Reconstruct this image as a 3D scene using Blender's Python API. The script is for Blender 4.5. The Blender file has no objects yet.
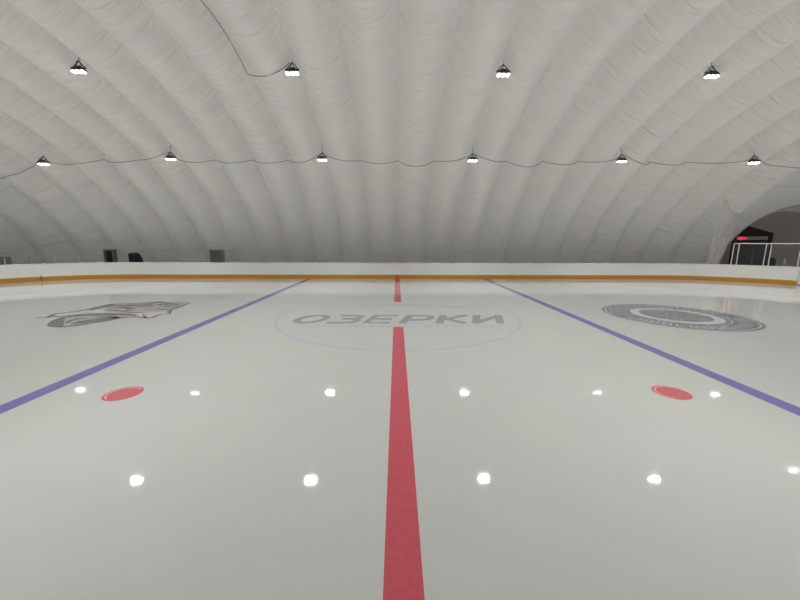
import bpy, bmesh, math, random
import numpy as np
from mathutils import Vector, Matrix, noise
random.seed(7)
sc = bpy.context.scene
COL = sc.collection
PI = math.pi

# ---------------------------------------------------------------- camera
PITCH, YAW, ROLL = 0.1690906, 0.0101546, 0.0026820
FPX = 341.36
CAM = Vector((-0.059, -12.99, 2.785))
cy, sy, cp, sp = math.cos(YAW), math.sin(YAW), math.cos(PITCH), math.sin(PITCH)
F = Vector((sy*cp, cy*cp, -sp)); R0 = Vector((cy, -sy, 0)); U0 = R0.cross(F)
RX = R0*math.cos(ROLL) + U0*math.sin(ROLL)
UX = -R0*math.sin(ROLL) + U0*math.cos(ROLL)
cd = bpy.data.cameras.new('camera'); cam = bpy.data.objects.new('camera', cd); COL.objects.link(cam)
cd.sensor_width = 36; cd.sensor_fit = 'HORIZONTAL'; cd.lens = FPX/800*36; cd.clip_start = .05; cd.clip_end = 300
m = Matrix((RX, UX, -F)).transposed().to_4x4(); m.translation = CAM
cam.matrix_world = m
sc.camera = cam

# ---------------------------------------------------------------- world and exposure
w = bpy.data.worlds.new('world'); sc.world = w; w.use_nodes = True
_nt = w.node_tree; _bg = _nt.nodes['Background']
_tc = _nt.nodes.new('ShaderNodeTexCoord'); _sx = _nt.nodes.new('ShaderNodeSeparateXYZ'); _rp = _nt.nodes.new('ShaderNodeValToRGB')
_nt.links.new(_tc.outputs['Generated'], _sx.inputs[0]); _nt.links.new(_sx.outputs['Z'], _rp.inputs[0]); _nt.links.new(_rp.outputs[0], _bg.inputs[0])
_rp.color_ramp.elements[0].position = 0.0; _rp.color_ramp.elements[0].color = (.01, .01, .01, 1)      # dark ground
_rp.color_ramp.elements[1].position = 1.0; _rp.color_ramp.elements[1].color = (1, .985, .96, 1)        # overcast zenith
_e = _rp.color_ramp.elements.new(.40); _e.color = (.06, .06, .059, 1)
_e = _rp.color_ramp.elements.new(.7); _e.color = (.55, .545, .535, 1)
SKY = 1.22
_bg.inputs[1].default_value = SKY
sc.view_settings.view_transform = 'Standard'; sc.view_settings.look = 'None'
sc.view_settings.gamma = 1; sc.view_settings.use_curve_mapping = False
sc.view_settings.exposure = 0.40
LAMP_W = 138.0          # watts of each three-head floodlight

# ---------------------------------------------------------------- materials
def mat(name, col, rough=.6, metal=0, spec=.5, emit=None, estr=0, alpha=1, trans=0, var=0, vscale=3, bump=0, bscale=20):
    M = bpy.data.materials.new(name); M.use_nodes = True
    nt = M.node_tree; b = nt.nodes['Principled BSDF']
    b.inputs['Base Color'].default_value = (*col, 1); b.inputs['Roughness'].default_value = rough
    b.inputs['Metallic'].default_value = metal; b.inputs['Specular IOR Level'].default_value = spec
    b.inputs['Alpha'].default_value = alpha; b.inputs['Transmission Weight'].default_value = trans
    if emit: b.inputs['Emission Color'].default_value = (*emit, 1); b.inputs['Emission Strength'].default_value = estr
    tc = nt.nodes.new('ShaderNodeTexCoord')
    if var:
        n = nt.nodes.new('ShaderNodeTexNoise'); n.inputs['Scale'].default_value = vscale; n.inputs['Detail'].default_value = 5
        nt.links.new(tc.outputs['Object'], n.inputs['Vector'])
        mx = nt.nodes.new('ShaderNodeMixRGB')
        mx.inputs[1].default_value = (*[max(0, c*(1-var)) for c in col], 1); mx.inputs[2].default_value = (*[min(1, c*(1+var)) for c in col], 1)
        nt.links.new(n.outputs['Fac'], mx.inputs[0]); nt.links.new(mx.outputs[0], b.inputs['Base Color'])
    if bump:
        n2 = nt.nodes.new('ShaderNodeTexNoise'); n2.inputs['Scale'].default_value = bscale; n2.inputs['Detail'].default_value = 4
        nt.links.new(tc.outputs['Object'], n2.inputs['Vector'])
        bp = nt.nodes.new('ShaderNodeBump'); bp.inputs['Strength'].default_value = bump; bp.inputs['Distance'].default_value = .02
        nt.links.new(n2.outputs['Fac'], bp.inputs['Height']); nt.links.new(bp.outputs['Normal'], b.inputs['Normal'])
    return M

ICE_ROUGH = .036
def icy(name, col, var=.03, vs=1.2, speck=0):
    """painted ice: colour under a clear, slightly scraped glossy surface"""
    M = mat(name, col, rough=ICE_ROUGH, spec=.28, var=var, vscale=vs)
    nt = M.node_tree; b = nt.nodes['Principled BSDF']; tc = [n for n in nt.nodes if n.type == 'TEX_COORD'][0]
    n = nt.nodes.new('ShaderNodeTexNoise'); n.inputs['Scale'].default_value = 2.2; n.inputs['Detail'].default_value = 6
    nt.links.new(tc.outputs['Object'], n.inputs['Vector'])
    r = nt.nodes.new('ShaderNodeMapRange'); r.inputs[3].default_value = ICE_ROUGH*.55; r.inputs[4].default_value = ICE_ROUGH*1.6
    nt.links.new(n.outputs['Fac'], r.inputs[0]); nt.links.new(r.outputs[0], b.inputs['Roughness'])
    n2 = nt.nodes.new('ShaderNodeTexNoise'); n2.inputs['Scale'].default_value = 9; n2.inputs['Detail'].default_value = 5
    nt.links.new(tc.outputs['Object'], n2.inputs['Vector'])
    bp = nt.nodes.new('ShaderNodeBump'); bp.inputs['Strength'].default_value = .022; bp.inputs['Distance'].default_value = .02
    nt.links.new(n2.outputs['Fac'], bp.inputs['Height']); nt.links.new(bp.outputs['Normal'], b.inputs['Normal'])
    return M

def membrane_mat(name, col, strength, thin=.22):
    """inner liner cloth: fine sagging ripples across each panel, deeper folds low down"""
    M = bpy.data.materials.new(name); M.use_nodes = True; nt = M.node_tree; b = nt.nodes['Principled BSDF']
    b.inputs['Roughness'].default_value = .62; b.inputs['Specular IOR Level'].default_value = .25
    uv = nt.nodes.new('ShaderNodeTexCoord')
    def nz(sx, sy_, scale, detail, dist=0):
        mp = nt.nodes.new('ShaderNodeMapping'); mp.inputs['Scale'].default_value = (sx, sy_, 1); mp.inputs['Rotation'].default_value = (0, 0, .35)
        nt.links.new(uv.outputs['UV'], mp.inputs['Vector'])
        n = nt.nodes.new('ShaderNodeTexNoise'); n.inputs['Scale'].default_value = scale; n.inputs['Detail'].default_value = detail
        n.inputs['Distortion'].default_value = dist
        nt.links.new(mp.outputs[0], n.inputs['Vector']); return n
    a = nz(.32, 2.6, 1.5, 2, .25); c = nz(.6, .8, .5, 3)
    bp = nt.nodes.new('ShaderNodeBump'); bp.inputs['Strength'].default_value = strength; bp.inputs['Distance'].default_value = .22
    nt.links.new(a.outputs['Fac'], bp.inputs['Height'])
    bp2 = nt.nodes.new('ShaderNodeBump'); bp2.inputs['Strength'].default_value = strength*.7; bp2.inputs['Distance'].default_value = .14
    nt.links.new(c.outputs['Fac'], bp2.inputs['Height']); nt.links.new(bp.outputs['Normal'], bp2.inputs['Normal'])
    nt.links.new(bp2.outputs['Normal'], b.inputs['Normal'])
    mx = nt.nodes.new('ShaderNodeMixRGB'); mx.inputs[1].default_value = (*[v*.96 for v in col], 1); mx.inputs[2].default_value = (*col, 1)
    nt.links.new(c.outputs['Fac'], mx.inputs[0]); nt.links.new(mx.outputs[0], b.inputs['Base Color'])
    tr = nt.nodes.new('ShaderNodeBsdfTranslucent'); tr.inputs['Color'].default_value = (*[min(.9, v*1.15) for v in col], 1)
    nt.links.new(bp2.outputs['Normal'], tr.inputs['Normal'])
    ms = nt.nodes.new('ShaderNodeMixShader'); ms.inputs[0].default_value = thin
    nt.links.new(b.outputs[0], ms.inputs[1]); nt.links.new(tr.outputs[0], ms.inputs[2])
    nt.links.new(ms.outputs[0], nt.nodes['Material Output'].inputs['Surface'])
    return M

M_ICE = icy('ice', (.385, .393, .382))
M_RED = icy('ice_red', (.38, .065, .085), .22, 14)
M_DOT = icy('ice_dot_red', (.40, .095, .105), .12, 10)
M_BLUE = icy('ice_blue', (.13, .11, .29), .12, 8)
M_GREY = icy('ice_grey', (.165, .175, .185), .15, 6)
M_TEXT = icy('ice_text_grey', (.215, .23, .25), .15, 6)
M_LIGHT = icy('ice_light', (.40, .42, .45), .03, 6)
M_PALEBLUE = icy('ice_pale_blue', (.30, .36, .42), .1, 6)
M_PINK = icy('ice_pink', (.52, .33, .32), .1, 6)
M_LINE = icy('ice_drawn_line', (.12, .12, .118), .3, 6)
M_MEM = membrane_mat('liner_cloth', (.82, .80, .765), .9)
M_MEM_SHADE = membrane_mat('liner_cloth_shaded_end', (.62, .60, .56), .4)  # same lining cloth, darkened in colour to stand for shade at the left end
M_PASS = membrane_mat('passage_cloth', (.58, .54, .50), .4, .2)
M_FLOOR = mat('rubber_floor', (.045, .05, .05), .85, var=.25, vscale=2)
M_BOARD = mat('board_white', (.76, .77, .75), .35, var=.04, vscale=.8)
M_BOARDCAP = mat('board_cap', (.72, .73, .71), .35)
M_KICK = mat('kick_yellow', (.50, .24, .03), .4, var=.08, vscale=2)
M_DARK = mat('dark_metal', (.05, .05, .048), .5)
M_BLACK = mat('black_panel', (.012, .012, .012), .5)
M_GREYP = mat('grey_panel', (.22, .22, .21), .6)
M_ALU = mat('aluminium', (.62, .62, .60), .45, metal=.2)
M_WIRE = mat('wire', (.16, .155, .15), .6)
M_LENS = mat('lamp_lens', (.9, .9, .9), .4, emit=(1, .98, .94), estr=16)
M_HOUSE = mat('lamp_housing', (.10, .10, .095), .5)
M_SIGN = mat('sign_grey', (.62, .60, .58), .6)
M_ARROW = mat('sign_red', (.7, .03, .06), .5, emit=(1, .05, .12), estr=.55)
M_RIM = mat('rim_cloth', (.72, .70, .65), .6)
M_CHAIR = mat('black_plastic', (.015, .015, .015), .4)
M_GLASS = mat('clear_glass', (.3, .32, .32), .05, alpha=.05)
def sheer():
    M = bpy.data.materials.new('sheer_film'); M.use_nodes = True; nt = M.node_tree
    b = nt.nodes['Principled BSDF']; b.inputs['Base Color'].default_value = (.78, .76, .71, 1); b.inputs['Roughness'].default_value = .4
    b.inputs['Alpha'].default_value = .24
    return M
M_SHEER = sheer()

# ---------------------------------------------------------------- helpers
def link(name, bm_or_me, material, parent=None, smooth=False, uvs=False):
    if isinstance(bm_or_me, bmesh.types.BMesh):
        me = bpy.data.meshes.new(name); bm_or_me.to_mesh(me); bm_or_me.free()
    else: me = bm_or_me
    for mt in (material if isinstance(material, (list, tuple)) else [material]): me.materials.append(mt)
    if smooth:
        for p in me.polygons: p.use_smooth = True
    o = bpy.data.objects.new(name, me); COL.objects.link(o)
    if parent: o.parent = parent
    return o
def struct(o, label=None): o['kind'] = 'structure'; (label and o.__setitem__('label', label)); return o
def tag(o, label, cat, group=None):
    o['label'] = label; o['category'] = cat
    if group: o['group'] = group
    return o
def thing(name, label, cat, loc=(0, 0, 0), rz=0, group=None):
    o = bpy.data.objects.new(name, None); COL.objects.link(o); o.location = loc; o.rotation_euler = (0, 0, rz)
    o.empty_display_size = .2
    return tag(o, label, cat, group)
def box(bm, c, s, rz=0, rx=0, ry=0, bevel=0):
    r = bmesh.ops.create_cube(bm, size=1)
    M = Matrix.Translation(c) @ Matrix.Rotation(rz, 4, 'Z') @ Matrix.Rotation(ry, 4, 'Y') @ Matrix.Rotation(rx, 4, 'X') @ Matrix.Diagonal((*s, 1))
    bmesh.ops.transform(bm, matrix=M, verts=r['verts'])
    if bevel:
        es = {e for v in r['verts'] for e in v.link_edges}
        bmesh.ops.bevel(bm, geom=list(es), offset=bevel, segments=2, affect='EDGES', profile=.6)
def tube(bm, pts, r, n=8):
    pts = [Vector(p) for p in pts]; rings = []
    for i, p in enumerate(pts):
        d = (pts[min(i+1, len(pts)-1)] - pts[max(i-1, 0)]).normalized()
        a = d.cross(Vector((0, 0, 1)));  a = a.normalized() if a.length > .05 else Vector((1, 0, 0))
        b = d.cross(a).normalized()
        rr = r[i] if isinstance(r, (list, tuple)) else r
        rings.append([bm.verts.new(p + a*math.cos(2*PI*k/n)*rr + b*math.sin(2*PI*k/n)*rr) for k in range(n)])
    for i in range(len(rings)-1):
        for k in range(n): bm.faces.new((rings[i][k], rings[i][(k+1) % n], rings[i+1][(k+1) % n], rings[i+1][k]))
    bm.faces.new(rings[0][::-1]); bm.faces.new(rings[-1])
def grid_mesh(name, P, uv=None):
    """P: array (a, b, 3)"""
    a, b = P.shape[:2]
    me = bpy.data.meshes.new(name)
    faces = [(i*b+j, (i+1)*b+j, (i+1)*b+j+1, i*b+j+1) for i in range(a-1) for j in range(b-1)]
    me.from_pydata([tuple(map(float, v)) for v in P.reshape(-1, 3)], [], faces)
    if uv is not None:
        u = me.uv_layers.new(name='UVMap'); U = uv.reshape(-1, 2)
        for l in me.loops: u.data[l.index].uv = U[l.vertex_index]
    return me
def ray(x, y): return F + RX*((x-400)/FPX) + UX*((300-y)/FPX)
def at_plane(x, y, p0, n):
    d = ray(x, y); p0 = Vector(p0); n = Vector(n); return CAM + d*((p0-CAM).dot(n)/d.dot(n))

# ---------------------------------------------------------------- dome profile
_half = [(0, 11.55), (4, 10.95), (8, 9.7), (11, 8.2), (13.8, 6.0), (15.4, 4.5), (16.4, 3.05), (17.15, 1.5), (17.55, 0)]
_pr = [(-y, z) for y, z in _half[:0:-1]] + _half
def _cr(P, n=12):
    P = [np.array(p, float) for p in P]; P = [2*P[0]-P[1]] + P + [2*P[-1]-P[-2]]; out = []
    for i in range(1, len(P)-2):
        for t in np.linspace(0, 1, n, endpoint=False):
            a, b, c, d = P[i-1:i+3]
            out.append(.5*((2*b)+(c-a)*t+(2*a-5*b+4*c-d)*t*t+(3*b-a-3*c+d)*t**3))
    out.append(P[-2]); return np.array(out)
_c = _cr(_pr); _s = np.concatenate([[0], np.cumsum(np.linalg.norm(np.diff(_c, axis=0), axis=1))]); LEN = _s[-1]
def prof(t):                                   # t 0..1 from -Y base over the top to +Y base
    return np.interp(t*LEN, _s, _c[:, 0]), np.interp(t*LEN, _s, _c[:, 1])
def gscale(x):
    a = max(0, abs(x)-18)/13.2; return 1 - .19*a**1.9
STEP = 2.4
def shell(x, t, bulge=True):
    y, z = prof(t); g = gscale(x)
    y0, z0 = prof(max(0, t-.004)); y1, z1 = prof(min(1, t+.004))
    n = np.array([-(z1-z0), (y1-y0)]); n /= np.linalg.norm(n)
    if n[1] < 0 and abs(y) < 15: n = -n
    n = np.array([n[0], n[1]])
    if y*n[0] < 0: n = -n
    u = (x/STEP) % 1.0
    d = 0
    if bulge:
        d = .28 - .92*(1-abs(2*u-1)**2.0) * (.45+.55*min(1, z/4))
    # rippled cloth near the foot of the dome
    if z < 5:
        k = (5-z)/5
        d += .07*k*noise.noise(Vector((x*.9+z*1.1, z*1.5-x*.5, 3.1 if y > 0 else 8.2)))
        ax = abs(x); f = noise.noise(Vector(((ax-z*.9)*1.15, (ax+z)*.22, 1.7 if x > 0 else 5.5)))
        d += -.30*k*min(1, z*.8)*(1-abs(f)*5 if abs(f) < .2 else 0)
    return np.array([x, y*g + n[0]*d, max(0, z*g + n[1]*d)])
def crease_z(x, y):
    ts = np.linspace(0, 1, 400); P = np.array([shell(x, t, False) for t in ts]); return float(np.interp(y, P[:, 1], P[:, 2]))

X0, X1 = -13*STEP, 11*STEP
nper = 12
xs = np.linspace(X0, X1, int(round((X1-X0)/STEP))*nper+1)
ts = np.concatenate([np.linspace(0, .14, 24, endpoint=False), np.linspace(.14, .86, 70, endpoint=False), np.linspace(.86, 1, 28)])
P = np.array([[shell(x, t) for t in ts] for x in xs]); UV = np.array([[(x, t*LEN) for t in ts] for x in xs])
struct(link('ceiling', grid_mesh('ceiling', P, UV), M_MEM, smooth=True), 'pale grey inflated dome lining with parallel hoop creases')

# rounded end caps: loft from the last hoop down to the ground
ARC_C = Vector((31.3, 13.0, 0)); ARC_D = Vector((-.8, .6, 0)); ARC_R, ARC_H = 5.1, 5.75; OUT = Vector((.6, .8, 0))
def arch(th): return ARC_C + ARC_D*(ARC_R*math.cos(th)) + Vector((0, 0, ARC_H*math.sin(th)))
def cap(xh, endpt, nv=16, lift=.85, out=1.0):
    rows = []
    for t in ts:
        H = Vector(shell(xh, t)); E = Vector(endpt(t)); Cc = Vector((E.x*out + H.x*(1-out), H.y*.35+E.y*.65, H.z*lift + E.z*(1-lift)*.5))
        rows.append([tuple(H*(1-v)**2 + Cc*(2*v*(1-v)) + E*v*v) for v in np.linspace(0, 1, nv)])
    P = np.array(rows); return P, P[:, :, [1, 2]]
def left_end(t):
    a = PI*(t); s = math.sin(a); y0, _ = prof(t)
    return (-31.2 - 6.0*s**.7, -math.cos(a)*17.55*gscale(31.2), 0)
Pl, UVl = cap(-31.2, left_end)
struct(link('wall_left', grid_mesh('wall_left', Pl, UVl), M_MEM_SHADE, smooth=True), 'shaded rounded end of the dome at the left')
def right_end(t):
    q = 1-t                                    # q=0 at the far (+Y) foot
    if q < .42: return arch(q/.42*PI)
    r = (q-.42)/.58; A = arch(PI); a = PI/2*r
    return (A.x + 1.5*math.sin(PI*r) + (26.4-A.x)*r**2, A.y + (-16.2-A.y)*r, 0)
Pr, UVr = cap(26.4, right_end, nv=20, lift=.78, out=.55)
struct(link('wall_right', grid_mesh('wall_right', Pr, UVr), M_MEM, smooth=True), 'creased cloth end of the dome beside the arched opening')
bm = bmesh.new(); tube(bm, [arch(a) for a in np.linspace(0, PI, 40)], .085, 8)
struct(link('trim_1', bm, M_RIM, smooth=True), 'pale rim of the arched opening')
# arched passage behind the opening
TL = 9.0
rows = [[tuple(arch(a)*1 + OUT*d + Vector((0, 0, .0))) for a in np.linspace(0, PI, 40)] for d in np.linspace(0, TL, 14)]
P = np.array(rows)
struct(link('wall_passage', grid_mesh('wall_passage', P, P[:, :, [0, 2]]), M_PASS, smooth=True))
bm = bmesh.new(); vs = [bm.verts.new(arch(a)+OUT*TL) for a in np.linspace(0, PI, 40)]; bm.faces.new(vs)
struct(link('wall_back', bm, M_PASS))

# ---------------------------------------------------------------- floor and ice
HX, HY, HR = 28.0, 13.0, 8.2
def ring(off=0, n=20):
    pts = []
    for cx, cy_, a0 in ((HX-HR, HY-HR, 0), (-(HX-HR), HY-HR, PI/2), (-(HX-HR), -(HY-HR), PI), (HX-HR, -(HY-HR), 1.5*PI)):
        for k in range(n+1):
            a = a0 + PI/2*k/n; pts.append(Vector((cx+(HR+off)*math.cos(a), cy_+(HR+off)*math.sin(a), 0)))
    return pts
bm = bmesh.new()
vs = [bm.verts.new(v) for v in ((-44, -24, -.02), (50, -24, -.02), (50, 32, -.02), (-44, 32, -.02))]; bm.faces.new(vs)
r = bmesh.ops.extrude_face_region(bm, geom=bm.faces[:]); bmesh.ops.translate(bm, verts=[v for v in r['geom'] if isinstance(v, bmesh.types.BMVert)], vec=(0, 0, -.1))
bmesh.ops.recalc_face_normals(bm, faces=bm.faces[:])
struct(link('floor', bm, M_FLOOR), 'dark rubber floor around the rink boards')
bm = bmesh.new(); f = bm.faces.new([bm.verts.new(p) for p in ring(-.022)])
r = bmesh.ops.extrude_face_region(bm, geom=[f]); bmesh.ops.translate(bm, verts=[v for v in r['geom'] if isinstance(v, bmesh.types.BMVert)], vec=(0, 0, -.02))
bmesh.ops.recalc_face_normals(bm, faces=bm.faces[:])
ice = tag(link('ice_sheet', bm, M_ICE), 'glossy pale grey ice of the hockey rink, with painted lines and emblems', 'ice rink')

Z1, Z2, Z3 = .002, .0035, .005
def poly(bm, pts, z): return bm.faces.new([bm.verts.new((p[0], p[1], z)) for p in pts])
def up(bm):
    bmesh.ops.recalc_face_normals(bm, faces=bm.faces[:])
    for f in bm.faces:
        if f.normal.z < 0: f.normal_flip()
def annulus(bm, c, r0, r1, z, n=96, a0=0, a1=2*PI):
    A = [(c[0]+r0*math.cos(a0+(a1-a0)*k/n), c[1]+r0*math.sin(a0+(a1-a0)*k/n)) for k in range(n+1)]
    B = [(c[0]+r1*math.cos(a0+(a1-a0)*k/n), c[1]+r1*math.sin(a0+(a1-a0)*k/n)) for k in range(n+1)]
    for k in range(n): poly(bm, (A[k], B[k], B[k+1], A[k+1]), z)
def disc(bm, c, r, z, n=64): poly(bm, [(c[0]+r*math.cos(2*PI*k/n), c[1]+r*math.sin(2*PI*k/n)) for k in range(n)], z)
def stroke(bm, pts, wd, z):
    pts = [Vector((*p, 0)) for p in pts]; L, Rr = [], []
    for i, p in enumerate(pts):
        d = (pts[min(i+1, len(pts)-1)]-pts[max(i-1, 0)]).normalized(); nrm = Vector((-d.y, d.x, 0))
        ww = (wd[i] if isinstance(wd, (list, tuple)) else wd)/2
        L.append(p+nrm*ww); Rr.append(p-nrm*ww)
    for i in range(len(pts)-1): poly(bm, (L[i], L[i+1], Rr[i+1], Rr[i]), z)
def paint(name, bm, mtl, label=None, parent=None):
    up(bm); o = link(name, bm, mtl, parent or ice)
    if label: o['label'] = label
    return o
for y0, y1, nm in ((-12.98, -1.98, 'near'), (2.75, 12.98, 'far')):
    bm = bmesh.new(); poly(bm, ((-.165, y0), (.165, y0), (.165, y1), (-.165, y1)), Z1)
    paint('center_line', bm, M_RED, '%s half of the broad red centre line' % nm)
for s, t in ((-1, 'left'), (1, 'right')):
    bm = bmesh.new(); x = s*6.68; poly(bm, ((x-.17, -12.98), (x+.17, -12.98), (x+.17, 12.98), (x-.17, 12.98)), Z1)
    paint('blue_line', bm, M_BLUE, 'purple blue line running to the far boards on the %s' % t)
bm = bmesh.new(); annulus(bm, (0, 0), 4.455, 4.545, .001, 128); paint('center_circle', bm, M_PALEBLUE, 'thin pale blue centre circle')
for s in (-1, 1):
    for yy in (-7,):
        c = (s*(6.766-1.65), yy)
        bm = bmesh.new(); disc(bm, c, .31, Z1)
        d = paint('faceoff_spot', bm, M_DOT, 'red faceoff spot on the %s' % ('left' if s < 0 else 'right'))
        bm = bmesh.new(); annulus(bm, c, .245, .27, Z2, 48, PI*.25, PI*1.35);
        paint('spot_outline', bm, icy('ice_dot_pale', (.66, .30, .30)), 'pale curved outline', d)

# lettering in the middle: each letter drawn on a 1 x 1 cell and slanted
def letter(ch):
    if ch == 'О': return [[(.5+.42*math.cos(2*PI*k/32), .5+.42*math.sin(2*PI*k/32)) for k in range(33)]]
    if ch == 'З': return [[(.08, .92), (.55, .92), (.80, .84), (.86, .72), (.78, .58), (.5, .52)], [(.32, .52), (.6, .52), (.84, .44), (.92, .28), (.82, .13), (.55, .08), (.05, .08)]]
    if ch == 'Е': return [[(.9, .92), (.12, .92), (.12, .08), (.9, .08)], [(.12, .5), (.82, .5)]]
    if ch == 'Р': return [[(.12, 0), (.12, 1)], [(.14, .92), (.62, .92), (.85, .84), (.92, .66), (.84, .48), (.6, .40), (.14, .40)]]
    if ch == 'К': return [[(.12, 0), (.12, 1)], [(.92, 1), (.3, .52), (.14, .5)], [(.3, .52), (.95, 0)]]
    if ch == 'И': return [[(.12, 1), (.12, 0)], [(.12, .1), (.88, .9)], [(.88, 1), (.88, 0)]]
LX0, LX1, LY0, LY1 = -3.75, 3.95, -1.50, -.12
cw = (LX1-LX0)/6
for i, chh in enumerate('ОЗЕРКИ'):
    lb = bmesh.new()
    for q, line in enumerate(letter(chh)):
        pts = []
        for u, v in line: pts.append((LX0+cw*(i+.05+u*.86)+(v-.5)*.35, LY0+(LY1-LY0)*v))
        stroke(lb, pts, .28, Z1+.0004*q)
    paint('letter', lb, M_TEXT)
for k0, k1 in ((0, 8), (9, 15), (16, 26)):     # fine worn line of print below, too small to read
    bm = bmesh.new()
    for k in range(k0, k1):
        x = -3.3 + k*.265
        poly(bm, ((x, -1.98), (x+.15, -1.98), (x+.18, -1.80), (x+.03, -1.80)), Z1)
    paint('fine_print', bm, M_PALEBLUE)
bm = bmesh.new()
stroke(bm, [(-2.7+5.6*k/24, 1.35+.75*math.sin(PI*k/24)) for k in range(25)], [.03+.22*math.sin(PI*k/24) for k in range(25)], Z1)
paint('swoosh', bm, M_PALEBLUE, 'pale arched brush stroke above the lettering')
bm = bmesh.new(); stroke(bm, [(-.2+4.1*k/24, 1.95-.5*(k/24)**1.5) for k in range(25)], [.03+.12*math.sin(PI*k/24) for k in range(25)], Z2)
paint('swoosh', bm, M_PALEBLUE, 'second pale brush stroke, reaching right')

# round emblem on the right
EC = (10.72, -.15)
bm = bmesh.new(); disc(bm, EC, 2.44, Z1, 96); em = paint('round_emblem', bm, M_GREY, 'round grey ring emblem with a light inner band')
for r0, r1, lb in ((2.29, 2.335, 'thin light outer ring'), (1.14, 1.45, 'broad light inner ring'), (1.60, 1.63, 'thin light ring')):
    bm = bmesh.new(); annulus(bm, EC, r0, r1, Z2); paint('light_ring', bm, M_LIGHT, lb, em)
rs = random.Random(3); half = {0: bmesh.new(), 1: bmesh.new()}
for k in range(34):                           # illegible characters around the ring, drawn as short strokes
    a = 2*PI*k/34
    if k in (0, 16, 17, 33): continue
    bm = half[k > 16]
    def pt(u, v): rr = 1.80+v*.34; aa = a + u*.11; return (EC[0]+rr*math.cos(aa), EC[1]+rr*math.sin(aa))
    stroke(bm, [pt(0, 0), pt(0, 1)], .055, Z2)
    kind = rs.randrange(4)
    if kind != 3: stroke(bm, [pt(.0, 1), pt(.9, .9 if kind else .5)], .055, Z3)
    if kind != 1: stroke(bm, [pt(.9, 0), pt(.9, 1)], .055, Z3)
    if kind == 2: stroke(bm, [pt(0, 0), pt(.9, 0)], .055, Z3)
paint('ring_marks', half[0], M_LIGHT, 'light marks along the far half of the ring', em); paint('ring_marks', half[1], M_LIGHT, 'light marks along the near half of the ring', em)
bm = bmesh.new()
for (x0, y0, x1, y1, ww) in ((-.7, -.5, .1, .6, .12), (-.3, -.7, .7, .2, .1), (-.6, .3, .5, .5, .09), (.1, -.2, .8, -.5, .08)):
    stroke(bm, [(EC[0]+x0, EC[1]+y0), (EC[0]+(x0+x1)/2+.06, EC[1]+(y0+y1)/2), (EC[0]+x1, EC[1]+y1)], [.02, ww, .02], Z2)
paint('core_marks', bm, icy('ice_mid_grey', (.22, .23, .24)), 'faint strokes in the dark core', em)

# line-drawn emblem on the left, traced as strokes on the ice
def G(x, y):
    d = ray(x, y); t = -CAM.z/d.z; p = CAM + d*t; return (p.x, p.y)
bm = bmesh.new()
def S(pts, wd=.07, z=Z1):
    q = [G(*p) for p in pts]; out = []
    for i in range(len(q)-1):
        for k in range(4):
            t = k/4; out.append((q[i][0]*(1-t)+q[i+1][0]*t, q[i][1]*(1-t)+q[i+1][1]*t))
    out.append(q[-1]); n = len(out)
    stroke(bm, out, [wd*1.6*(.45+.55*math.sin(PI*min(1, max(0, i/(n-1))))) for i in range(n)], z)
S([(34, 318.5), (48, 317), (56, 313.5), (65, 313)], .09)
S([(48, 318), (53, 316), (60, 317), (66, 315)], .08)
S([(56, 314), (72, 312), (88, 309.5), (97, 307.5), (108, 304.6), (122, 303)], .11, Z2)
S([(90, 310), (98, 308), (104, 306.5), (113, 304.6)], .35)
S([(108, 304.8), (130, 303.6), (150, 302.8), (160, 302.4), (170, 303), (189, 303)], .15, Z2)
S([(150, 303.4), (158, 301.6), (166, 302.6)], .1)
S([(61, 318), (72, 315.8), (86, 314.6), (105, 314.3), (122, 314.4), (136, 315)], .30)
S([(61, 318), (57, 321), (55, 325), (60, 327)], .25)
S([(58, 327), (66, 326.6), (78, 325.3), (92, 322.9), (106, 320.8), (120, 318), (136, 316.6)], .16)
S([(66, 323), (72, 320), (80, 318.5), (90, 317.6)], .10)
S([(74, 324), (84, 321.5), (96, 320), (108, 318.5), (120, 317)], .32)
S([(80, 322), (92, 321.5), (104, 319)], .14, Z2)
S([(96, 317), (108, 316.5), (118, 318)], .16)
S([(112, 308), (122, 307), (132, 309), (124, 311.5)], .14)
S([(104, 309.5), (116, 310.2), (124, 312)], .08)
S([(112, 306), (126, 305.6), (140, 305), (154, 304.5)], .26)
S([(126, 308), (136, 307), (146, 306.6), (156, 306)], .14)
S([(124, 311.8), (134, 312.8), (144, 312.6)], .08)
S([(143, 314.8), (146, 318), (152, 318), (156, 315.6), (162, 314.2), (170, 313.6)], .09)
S([(132, 315.6), (140, 317.2), (148, 318)], .07)
S([(170, 313.6), (169, 311), (174, 309)], .10)
S([(146, 309.4), (156, 308.6), (166, 309.6), (176, 308.2), (184, 305), (190, 303.2)], .12)
S([(156, 304.6), (168, 304.4), (180, 304.4)], .26)
S([(160, 306.8), (172, 306.6), (180, 305.2)], .12)
lem = paint('drawn_emblem', bm, M_LINE, 'grey sketched emblem of sweeping overlapping lines')
bm = bmesh.new()
def fillpoly(pts, z): poly(bm, [G(*p) for p in pts], z)
fillpoly([(104, 312), (110, 305), (150, 303), (182, 303.6), (170, 311), (150, 312), (130, 313)], .0005)
fillpoly([(56, 326), (60, 318), (84, 314.8), (110, 313.8), (138, 315.2), (120, 319), (90, 323.5), (64, 327)], .0005)
paint('emblem_shading', bm, icy('ice_mauve_grey', (.29, .285, .28)), 'pale mauve grey fill', lem)
# small scuffs
for pts, mt in (([(80, 286.2), (86, 286)], M_BLUE), ([(704, 288.6), (710, 288.4)], M_GREY), ([(617, 288), (622, 288)], M_PALEBLUE), ([(32, 298.6), (40, 298)], M_LIGHT)):
    bm = bmesh.new(); S(pts, .14 if mt != M_LIGHT else .2); paint('ice_mark', bm, mt, 'small scuff on the far ice')

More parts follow.
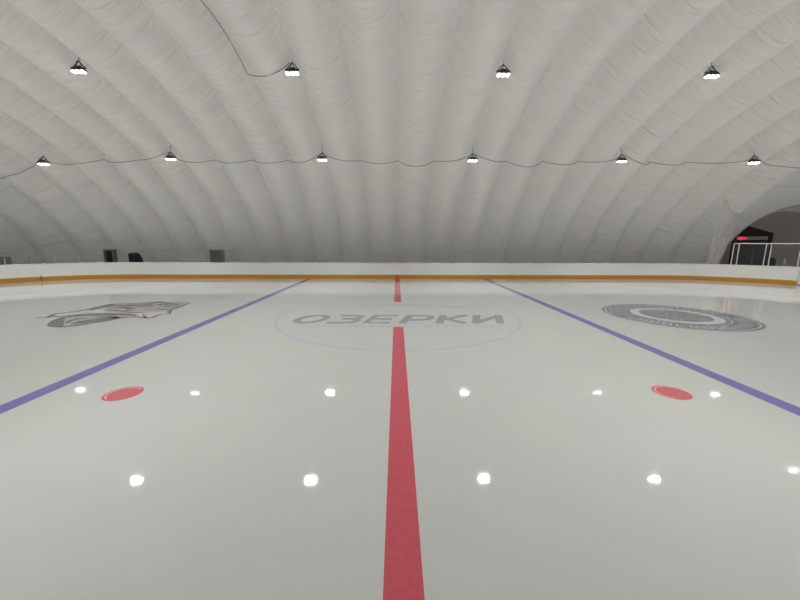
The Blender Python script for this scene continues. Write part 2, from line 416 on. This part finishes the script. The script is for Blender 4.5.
# ---------------------------------------------------------------- dasher boards
base = ring(0, 32); NB = len(base)
def normal_at(i): 
    d = (base[(i+1) % NB]-base[i-1]).normalized(); return Vector((d.y, -d.x, 0))
def project(p):
    d = Vector(p)-CAM; z = d.dot(F); return 400+FPX*d.dot(RX)/z, 300-FPX*d.dot(UX)/z
# dense path on the boards
path = []
for i in range(NB):
    a, b = base[i], base[(i+1) % NB]; k = max(1, int((b-a).length/.5))
    for j in range(k): path.append(a+(b-a)*(j/k))
def pnorm(i):
    n = len(path); d = (path[(i+1) % n]-path[i-1]).normalized(); return Vector((d.y, -d.x, 0))
# the gate: where the boards leave the frame on the right
gi = min((i for i in range(len(path)) if path[i].x > 20 and path[i].y > 5), key=lambda i: abs(project(path[i]+Vector((0, 0, .1)))[0]-795.5))
GATE = 3                                       # gate spans this many path steps, towards the right
order = [(gi + k) % len(path) for k in range(len(path)-GATE+1)]
if project(path[(gi+1) % len(path)]+Vector((0, 0, .1)))[0] > project(path[gi]+Vector((0, 0, .1)))[0]:
    order = [(gi - k) % len(path) for k in range(len(path)-GATE+1)]
gate_ids = [order[0]] + [(order[0] + (-1 if order[1] == (gi+1) % len(path) else 1)*k) % len(path) for k in range(1, GATE+1)]
def sweep(bm, ids, prof_pts):
    rings = []
    for i in ids:
        n = pnorm(i); rings.append([bm.verts.new(path[i] + n*o + Vector((0, 0, z))) for o, z in prof_pts])
    m_ = len(prof_pts)
    for a in range(len(rings)-1):
        for k in range(m_): bm.faces.new((rings[a][k], rings[a][(k+1) % m_], rings[a+1][(k+1) % m_], rings[a+1][k]))
    bm.faces.new(rings[0]); bm.faces.new(rings[-1][::-1]); bmesh.ops.recalc_face_normals(bm, faces=bm.faces[:])
bt = thing('dasher_boards', 'long white rink boards with a yellow kickplate around the ice', 'rink boards')
bm = bmesh.new(); sweep(bm, order, [(0, 0), (0, 1.15), (.09, 1.15), (.09, 0)]); link('board_wall', bm, M_BOARD, bt)
bm = bmesh.new(); sweep(bm, order, [(-.015, 1.15), (-.015, 1.19), (.02, 1.205), (.105, 1.205), (.105, 1.15)]); link('top_cap', bm, M_BOARDCAP, bt)
bm = bmesh.new(); sweep(bm, order, [(-.018, .004), (-.018, .27), (-.002, .30), (-.002, .004)]); k = link('kickplate', bm, M_KICK, bt); k['label'] = 'yellow kickplate'
bm = bmesh.new()                              # joint clip in the kickplate on the left
q = min((i for i in range(len(path)) if path[i].x < -15 and path[i].y > 5), key=lambda i: abs(project(path[i])[0]-45))
box(bm, path[q]-pnorm(q)*.03+Vector((0, 0, .2)), (.06, .03, .34), rz=math.atan2(pnorm(q).y, pnorm(q).x)+PI/2)
j = link('joint_clip', bm, M_DARK, bt); j['label'] = 'dark clip at a joint'
bm = bmesh.new(); box(bm, (0, 12.973, .155), (.33, .012, .29)); j = link('line_mark', bm, mat('board_red', (.55, .10, .08), .4), bt); j['label'] = 'red centre mark on the kickplate'
gt = thing('rink_gate', 'plain pale gate in the boards at the far right, without yellow kickplate', 'gate')
bm = bmesh.new(); sweep(bm, gate_ids, [(.02, .05), (.02, 1.17), (.08, 1.17), (.08, .05)]); link('gate_panel', bm, M_BOARDCAP, gt)
g0 = path[gate_ids[0]]; gn = pnorm(gate_ids[0])
bm = bmesh.new(); box(bm, g0+gn*.02+Vector((0, 0, .6)), (.05, .07, 1.2), rz=math.atan2(gn.y, gn.x)+PI/2); link('hinge_post', bm, M_ALU, gt)

# ---------------------------------------------------------------- protective glass screen at the right corner
def on_boards(px, lo=5, side=1, z=1.2):
    best = min(((abs(project(path[i]+Vector((0, 0, z)))[0]-px), i) for i in range(len(path)) if path[i].x*side > 8 and path[i].y > 0))[1]
    cand = []
    for a, b in ((best-1, best), (best, best+1)):
        A, B = path[a], path[(b) % len(path)]
        for k in range(21):
            p = A+(B-A)*(k/20); cand.append((abs(project(p+Vector((0, 0, z)))[0]-px), p, pnorm(best)))
    c = min(cand, key=lambda c: c[0]); return c[1]+c[2]*.045, c[2]
scr = thing('glass_screen', 'framed protective glass standing on the boards before the dark doorway', 'glass screen')
posts = [on_boards(px) for px in (731, 736, 763, 768, 797)]
TOPZ = 2.72
for p, n in posts:
    bm = bmesh.new(); box(bm, p+Vector((0, 0, (1.207+TOPZ)/2)), (.055, .05, TOPZ-1.207), rz=math.atan2(n.y, n.x)+PI/2, bevel=.006); link('post', bm, M_ALU, scr)
# past the last post the screen returns out of the frame
pe, ne = on_boards(830); posts2 = posts + [(pe, ne)]
bm = bmesh.new(); box(bm, pe+Vector((0, 0, (1.207+TOPZ)/2)), (.055, .05, TOPZ-1.207), rz=math.atan2(ne.y, ne.x)+PI/2); link('post', bm, M_ALU, scr)
bm = bmesh.new(); tube(bm, [p+Vector((0, 0, TOPZ)) for p, n in posts2], .035, 8); link('top_rail', bm, M_ALU, scr)
for (a, _), (b, _) in zip(posts2[:-1], posts2[1:]):
    c = (a+b)/2; d = b-a; bm = bmesh.new(); box(bm, c+Vector((0, 0, (1.22+TOPZ)/2)), (d.length-.06, .012, TOPZ-1.26), rz=math.atan2(d.y, d.x)); g = link('pane', bm, M_GLASS, scr); g['label'] = 'clear glass pane'

# ---------------------------------------------------------------- floodlights
def make_light():
    root = bpy.data.objects.new('floodlight', None); COL.objects.link(root)
    bm = bmesh.new(); box(bm, (0, 0, .20), (.64, .05, .04), bevel=.006)                # cross bar
    box(bm, (0, 0, .235), (.30, .16, .03))
    for sx in (-1, 1):
        tube(bm, [((.28*sx), 0, .2), (.14*sx, 0, .36), (0, 0, .5)], .022, 6)
        tube(bm, [(.10*sx, .0, .22), (.0, .12*sx, .42), (0, 0, .5)], .018, 6)
    br = link('bracket', bm, M_DARK, root)
    bm = bmesh.new()
    tube(bm, [(0, 0, .48), (0, 0, 1.0)], .012, 6); link('hanger', bm, M_WIRE, root)
    for k in (-1, 0, 1):
        bm = bmesh.new()
        x = k*.205
        # finned head, slightly tapered to the back
        r = bmesh.ops.create_cube(bm, size=1)
        for v in r['verts']:
            t = .78 if v.co.z > 0 else 1
            v.co = Vector((x+v.co.x*.165*t, v.co.y*.24*t, .085+v.co.z*.10))
        for f_ in range(5): box(bm, (x-.05+f_*.025, 0, .150), (.008, .24, .04))
        for sx in (-1, 1): box(bm, (x+sx*.075, 0, .15), (.008, .05, .13))
        h = link('lamp_head', bm, M_HOUSE, root)
        bm = bmesh.new(); box(bm, (x, 0, .014), (.125, .19, .03), bevel=.01); l = link('lens', bm, M_LENS, h); l['label'] = 'glowing white lens'
    ld = bpy.data.lights.new('floodlight_beam', 'AREA'); ld.shape = 'RECTANGLE'; ld.size = .5; ld.size_y = .2
    ld.energy = LAMP_W; ld.color = (1, .985, .95); ld.spread = math.radians(118)
    lo = bpy.data.objects.new('floodlight_beam', ld); COL.objects.link(lo); lo.parent = root; lo.location = (0, 0, -.02)
    return root
proto = make_light()
def copy_tree(o, parent=None):
    c = o.copy(); COL.objects.link(c); c.parent = parent
    for ch in list(o.children): copy_tree(ch, c)
    return c
XL = (-22.2, -14.4, -4.8, 4.8, 14.4, 22.2)
names = ('far left', 'left', 'inner left', 'inner right', 'right', 'far right')
spots = []
zc_ = 7.68
for i, x in enumerate(XL):
    e = abs(x) > 20
    yb = {-22.2: 9.75, 22.2: 9.2}.get(x, 10.0); zb = {-22.2: 7.50, 22.2: 7.66}.get(x, 7.88)
    spots.append((x, yb, zb, 'low', i)); 
    if not e: spots.append((x, 4.05, 10.28, 'high', i))
    else: spots.append((x, 4.05, 9.75, 'high', i))
    spots.append((x, -4.05, 10.28 if not e else 9.75, 'behind', i)); spots.append((x, -yb, zb, 'behind', i))
LB = {(('low', 0)): 'leftmost floodlight of the lower row, on the drooping cable at the left edge',
      ('low', 1): 'second floodlight from the left in the lower row, on the drooping cable',
      ('low', 2): 'third floodlight from the left in the lower row on the drooping cable',
      ('low', 3): 'third floodlight from the right in the lower row on the drooping cable',
      ('low', 4): 'second floodlight from the right in the lower row, on the drooping cable',
      ('low', 5): 'rightmost floodlight of the lower row, above the arched opening',
      ('high', 1): 'high three-lamp floodlight at the upper left of the dome',
      ('high', 2): 'high three-lamp floodlight left of the dome centre',
      ('high', 3): 'high three-lamp floodlight right of the dome centre',
      ('high', 4): 'high three-lamp floodlight at the upper right of the dome',
      ('high', 0): 'high floodlight outside the view, beyond the left', ('high', 5): 'high floodlight outside the view, beyond the right'}
def under_crease(px, py, x, gap):
    d = ray(px, py); t = (x-CAM.x)/d.x; p = CAM+d*t
    # slide the lamp along the hoop's plane until it hangs just below the cloth
    for k in range(200):
        q = CAM + d*(t*(1-.004*k)); 
        if crease_z(q.x, q.y)-q.z > gap: return q
    return q
first = True
lamp_pos = {}
for x, y, z, rowk, i in spots:
    o = proto if first else copy_tree(proto); first = False
    o.location = (x, y, z); o.rotation_euler = (-math.copysign(math.radians(10), y), 0, 0)
    tag(o, LB.get((rowk, i), 'floodlight on the near side of the dome, above and behind the viewer'), 'floodlight', 'floodlights on the dome ceiling')
    lamp_pos[(rowk, i)] = (x, y, z)
    top = crease_z(x, y)-z
    for ch in o.children:
        if ch.name.startswith('hanger'):
            ch.scale = (1, 1, 1); me = ch.data.copy(); ch.data = me
            for v in me.vertices:
                if v.co.z > .8: v.co.z = max(.52, top)

# ---------------------------------------------------------------- cables
def on_shell_in(x, y, off=.05): return Vector((x, y, crease_z(x, y)-off))
pts = []
anchors = []
xa = -31.2
while xa < 26.5:
    if -22.5 < xa < 22.5: anchors.append(xa)
    xa += STEP
for i, x in enumerate(anchors):
    row_y = 10.0 + max(0, (abs(x)-18))*.25
    anchors[i] = Vector((x, row_y, crease_z(x, row_y)-.12))
lampzs = {-24: 7.72, 24: 7.95}
for i, a in enumerate(anchors):
    for lx in XL:
        if abs(a.x-lx) < 1.25 and (abs(lx) > 20 or abs(a.x-lx) < .6): a.x = lx; a.y = {-22.2: 9.75, 22.2: 9.2}.get(lx, 10.0)-.12; a.z = {-22.2: 7.50, 22.2: 7.66}.get(lx, 7.92)+.36
    # the line keeps roughly the lamps' level
for i, a in enumerate(anchors):
    if not any(abs(a.x-lx) < .6 for lx in XL) and abs(a.x) > 0:
        # run the wire to where the crease comes down to cable level
        lvl = 8.18*(1-.5*(1-gscale(a.x)))
        ys = np.linspace(7, 15, 80); zs = [crease_z(a.x, y_) for y_ in ys[::4]]
        yy = float(np.interp(-lvl, [-v for v in zs], ys[::4])); a.y = yy-.14; a.z = lvl-.10
for i in range(len(anchors)-1):
    A, B = anchors[i], anchors[i+1]
    for k in range(8):
        t = k/8; p = A.lerp(B, t); p.z -= .50*4*t*(1-t)*(.7 if (i % 3) else 1); p.y -= .72*4*t*(1-t); pts.append(p)
pts.append(anchors[-1])
def atX(px, py, X):
    d = ray(px, py); return CAM + d*((X-CAM.x)/d.x)
pts = [atX(-30, 187, -24.4), atX(-12, 182, -23.7), atX(2, 178, -23.3), atX(20, 173, -22.8), atX(34, 166, -22.4)] + pts + [atX(766, 164.5, 22.5), atX(782, 166.5, 22.9), atX(798, 168, 23.3), atX(830, 170, 24.2)]
bm = bmesh.new(); tube(bm, pts, .018, 6)
tag(link('power_cable', bm, M_WIRE), 'thin grey cable drooping between creases along the lower row of floodlights', 'cable')
pts = [Vector((-6.9 + .10*math.sin(y*.8), y, crease_z(-7.2, y)-.50)) for y in np.linspace(-6, 4.3, 30)]
A0 = pts[-1].copy(); B0 = Vector((-4.86, 4.05, 10.76))
pts += [A0.lerp(B0, t) - Vector((0, 0, .3*4*t*(1-t))) for t in (.12, .25, .4, .55, .7, .85, 1)]
bm = bmesh.new(); tube(bm, pts, .018, 6)
tag(link('feed_cable', bm, M_WIRE), 'dark thin cable running down a high ceiling crease left of centre', 'cable')

# ---------------------------------------------------------------- emergency doors behind the far boards
def door_unit(name, label, px0, px1, y, top, leaf, frame, lean=False):
    a = at_plane(px0, 262, (0, y, 0), (0, 1, 0)); b = at_plane(px1, 262, (0, y, 0), (0, 1, 0)); wd = b.x-a.x
    t = thing(name, label, 'door', ((a.x+b.x)/2, y, 0))
    bm = bmesh.new(); T = .09
    for s in (-1, 1): box(bm, (s*(wd/2+T/2), 0, top/2), (T, .35, top))
    box(bm, (0, 0, top+T/2), (wd+2*T, .35, T)); link('door_frame', bm, frame, t)
    bm = bmesh.new(); box(bm, (0, .03, top/2), (wd, .05, top), bevel=.01); l = link('door_leaf', bm, leaf, t)
    bm = bmesh.new(); tube(bm, [(-wd*.35, -.07, 1.0), (wd*.35, -.07, 1.0)], .02, 8); 
    for s in (-1, 1): box(bm, (s*wd*.33, -.03, 1.0), (.03, .08, .04))
    link('push_bar', bm, M_DARK, l)
    return t
door_unit('emergency_door', 'dark emergency door in a grey frame behind the far boards, leftmost', 107.5, 115, 15.0, 2.02, M_BLACK, M_GREYP)
bt2 = thing('vent_hood', 'dark rounded air hood at the foot of the dome, right of the left door', 'vent')
A = at_plane(131, 262, (0, 15.0, 0), (0, 1, 0)); B = at_plane(138.5, 262, (0, 15.0, 0), (0, 1, 0)); bt2.location = ((A.x+B.x)/2, 15.0, 0); wv = (B.x-A.x)
bm = bmesh.new(); prof_h = [(-.5, 0), (-.5, 1.75), (-.25, 1.85), (.1, 1.7), (.35, 1.4), (.5, .9), (.55, 0)]
v0 = [bm.verts.new((x*wv, -.2, z)) for x, z in prof_h]; v1 = [bm.verts.new((x*wv, .6, z)) for x, z in prof_h]
bm.faces.new(v0); bm.faces.new(v1[::-1])
for k in range(len(v0)): bm.faces.new((v0[k], v0[(k+1) % len(v0)], v1[(k+1) % len(v0)], v1[k]))
bmesh.ops.recalc_face_normals(bm, faces=bm.faces[:]); link('hood_shell', bm, M_BLACK, bt2)
bm = bmesh.new(); 
for k in range(6): box(bm, (-.02, -.215, .35+.2*k), (wv*.75, .02, .05))
link('grille', bm, M_DARK, bt2)
door_unit('emergency_door', 'pale grey door unit behind the far boards, left of the centre circle', 212, 223, 15.8, 2.0, M_GREYP, mat('frame_grey', (.33, .33, .32), .6))
# posts beyond the boards on the left
for px, tall, lab in ((6, 1.62, 'short white post behind the boards, leftmost of four'), (30, 1.68, 'short white post behind the boards, second from the left'),
                 (53, 1.70, 'short white post behind the boards, third from the left'), (75, 1.62, 'short white post behind the boards, fourth from the left'),
                 (783, 1.70, 'short post behind the boards at the far right, inside the glass screen')):
    p, n = on_boards(px, side=1 if px > 400 else -1)
    P0 = p+n*.75
    t = thing('barrier_post', lab, 'post', (P0.x, P0.y, 0), group='short posts behind the boards')
    bm = bmesh.new(); tube(bm, [(0, 0, .02), (0, 0, tall)], .028, 8); link('pole', bm, M_ALU, t)
    bm = bmesh.new(); tube(bm, [(0, 0, -.02), (0, 0, .02), (0, 0, .05)], [.16, .16, .05], 16); link('base', bm, M_DARK, t)
# low pale windbreak panel behind the leftmost post
p, n = on_boards(12, side=-1); p2, n2 = on_boards(-25, side=-1)
a = p+n*2.2; b = p2+n2*2.2; d = b-a; c = (a+b)/2
bm = bmesh.new(); box(bm, c+Vector((0, 0, .83)), (d.length, .08, 1.66), rz=math.atan2(d.y, d.x), bevel=.02)
tag(link('crowd_barrier', bm, M_GREYP), 'low grey barrier panel behind the boards at the left edge', 'barrier')

# ---------------------------------------------------------------- entrance vestibule in the arched passage
VP = ARC_C + OUT*6.2; NV = OUT
def V(px, py, d=0): return at_plane(px, py, VP+NV*d, NV)
ex = Vector((OUT.y, -OUT.x, 0))               # to the right, seen from the ice
L0 = V(733, 262); R0_ = V(768.5, 262); wv = (R0_-L0).dot(ex)
zt0 = V(745, 225).z; zt1 = V(768.5, 233).z; apexx = (V(744.5, 225)-L0).dot(ex)
vt = thing('entrance_booth', 'dark entrance booth with black doorway inside the arched opening at right', 'booth', (L0.x, L0.y, 0), math.atan2(ex.y, ex.x))
# local: x along ex, y outward, z up
dl = (V(738, 262)-L0).dot(ex); dr = (V(766.5, 262)-L0).dot(ex); dt = V(750, 243.5).z
M_BOOTH = mat('booth_wall', (.055, .055, .05), .7)
bm = bmesh.new()
out = [(0, 0), (0, zt1), (apexx, zt0), (wv, zt1), (wv, 0)]
def prism(bm, pts, y0, y1):
    a = [bm.verts.new((x, y0, z)) for x, z in pts]; b = [bm.verts.new((x, y1, z)) for x, z in pts]
    bm.faces.new(a); bm.faces.new(b[::-1])
    for k in range(len(a)): bm.faces.new((a[k], a[(k+1) % len(a)], b[(k+1) % len(a)], b[k]))
    bmesh.ops.recalc_face_normals(bm, faces=bm.faces[:])
prism(bm, [(0, dt), (0, zt1), (apexx, zt0), (wv, zt1), (wv, dt)], 0, 2.4)
prism(bm, [(0, 0), (0, dt), (dl, dt), (dl, 0)], 0, 2.4); prism(bm, [(dr, 0), (dr, dt), (wv, dt), (wv, 0)], 0, 2.4)
link('booth_wall', bm, M_BOOTH, vt)
mid = (dl+dr)/2
for a, b in ((dl, mid-.01), (mid+.01, dr)):
    bm = bmesh.new(); box(bm, ((a+b)/2, .25, dt/2), (b-a, .06, dt-.02)); dd = link('door_leaf', bm, M_BLACK, vt)
    bm = bmesh.new(); tube(bm, [((mid-.08 if b < mid+.02 else mid+.08), .18, .9), ((mid-.08 if b < mid+.02 else mid+.08), .18, 1.3)], .015, 6); link('door_handle', bm, M_DARK, dd)
# sign with red arrow, fixed over the door
sg = thing('arrow_sign', 'long grey sign with a red arrow pointing left, over the dark doorway', 'sign')
s0 = V(737, 238.3, -.1); s1 = V(768, 238.3, -.1); zc = s0.z; hh = abs(V(750, 236.6, -.1).z-V(750, 240.2, -.1).z)
zc = V(752, 238.3, -.1).z
sg.location = (s0.x, s0.y, zc); sg.rotation_euler = (0, 0, math.atan2(ex.y, ex.x)); sw = (s1-s0).dot(ex)
bm = bmesh.new(); box(bm, (sw/2, .04, 0), (sw, .08, hh), bevel=.01); link('sign_panel', bm, M_SIGN, sg)
bm = bmesh.new(); al = sw*.33
prism(bm, [(-.05, 0), (al*.5, hh*.62), (al*.5, hh*.25), (al, hh*.25), (al, -hh*.25), (al*.5, -hh*.25), (al*.5, -hh*.62)], -.02, 0); link('arrow', bm, M_ARROW, sg)['label'] = 'red arrow pointing left'

# dark chair beside the doorway
cp_ = V(773, 262, -1.2); ch = thing('office_chair', 'black chair beside the dark doorway, just above the boards', 'chair', (cp_.x, cp_.y, 0), math.atan2(ex.y, ex.x)+.3)
bm = bmesh.new(); box(bm, (0, 0, .48), (.55, .5, .09), bevel=.03); link('seat', bm, M_CHAIR, ch)
bm = bmesh.new()
prism(bm, [(-.3, .7), (-.3, 1.25), (-.18, 1.45), (.15, 1.45), (.3, 1.2), (.3, .7)], .2, .27); link('backrest', bm, M_CHAIR, ch)
bm = bmesh.new(); tube(bm, [(0, .02, .1), (0, .02, .45)], .03, 8); tube(bm, [(0, .24, .5), (0, .26, .8)], .025, 8); link('column', bm, M_DARK, ch)
for k in range(5):
    a = 2*PI*k/5; bm = bmesh.new(); tube(bm, [(0, 0, .12), (.28*math.cos(a), .28*math.sin(a), .06), (.3*math.cos(a), .3*math.sin(a), 0)], .02, 6); link('leg', bm, M_DARK, ch)

# sheer film hanging from the dome left of the opening
Yc = 12.8
pl = lambda x, y: at_plane(x, y, (0, Yc, 0), (0, 1, 0))
rows = []
for iv, v in enumerate(np.linspace(0, 1, 24)):
    row = []
    for u in np.linspace(0, 1, 40):
        a = pl(722+u*28, 200.5); b = pl(707+u*11, 265) if v > .72 else pl(707+u*11, 265)
        gather = v**.9; p = a.lerp(b, v); 
        # folds get deeper towards the gathered bottom
        p.y += .13*math.sin(u*2*PI*5+v*2)*(.15+.85*v) + .05*math.sin(u*2*PI*11)*v
        p.z = max(.03, p.z)
        row.append(tuple(p))
    rows.append(row)
o = link('hanging_film', grid_mesh('hanging_film', np.array(rows)), M_SHEER, smooth=True)
tag(o, 'sheer pale film hanging in gathered folds left of the arched opening', 'curtain')
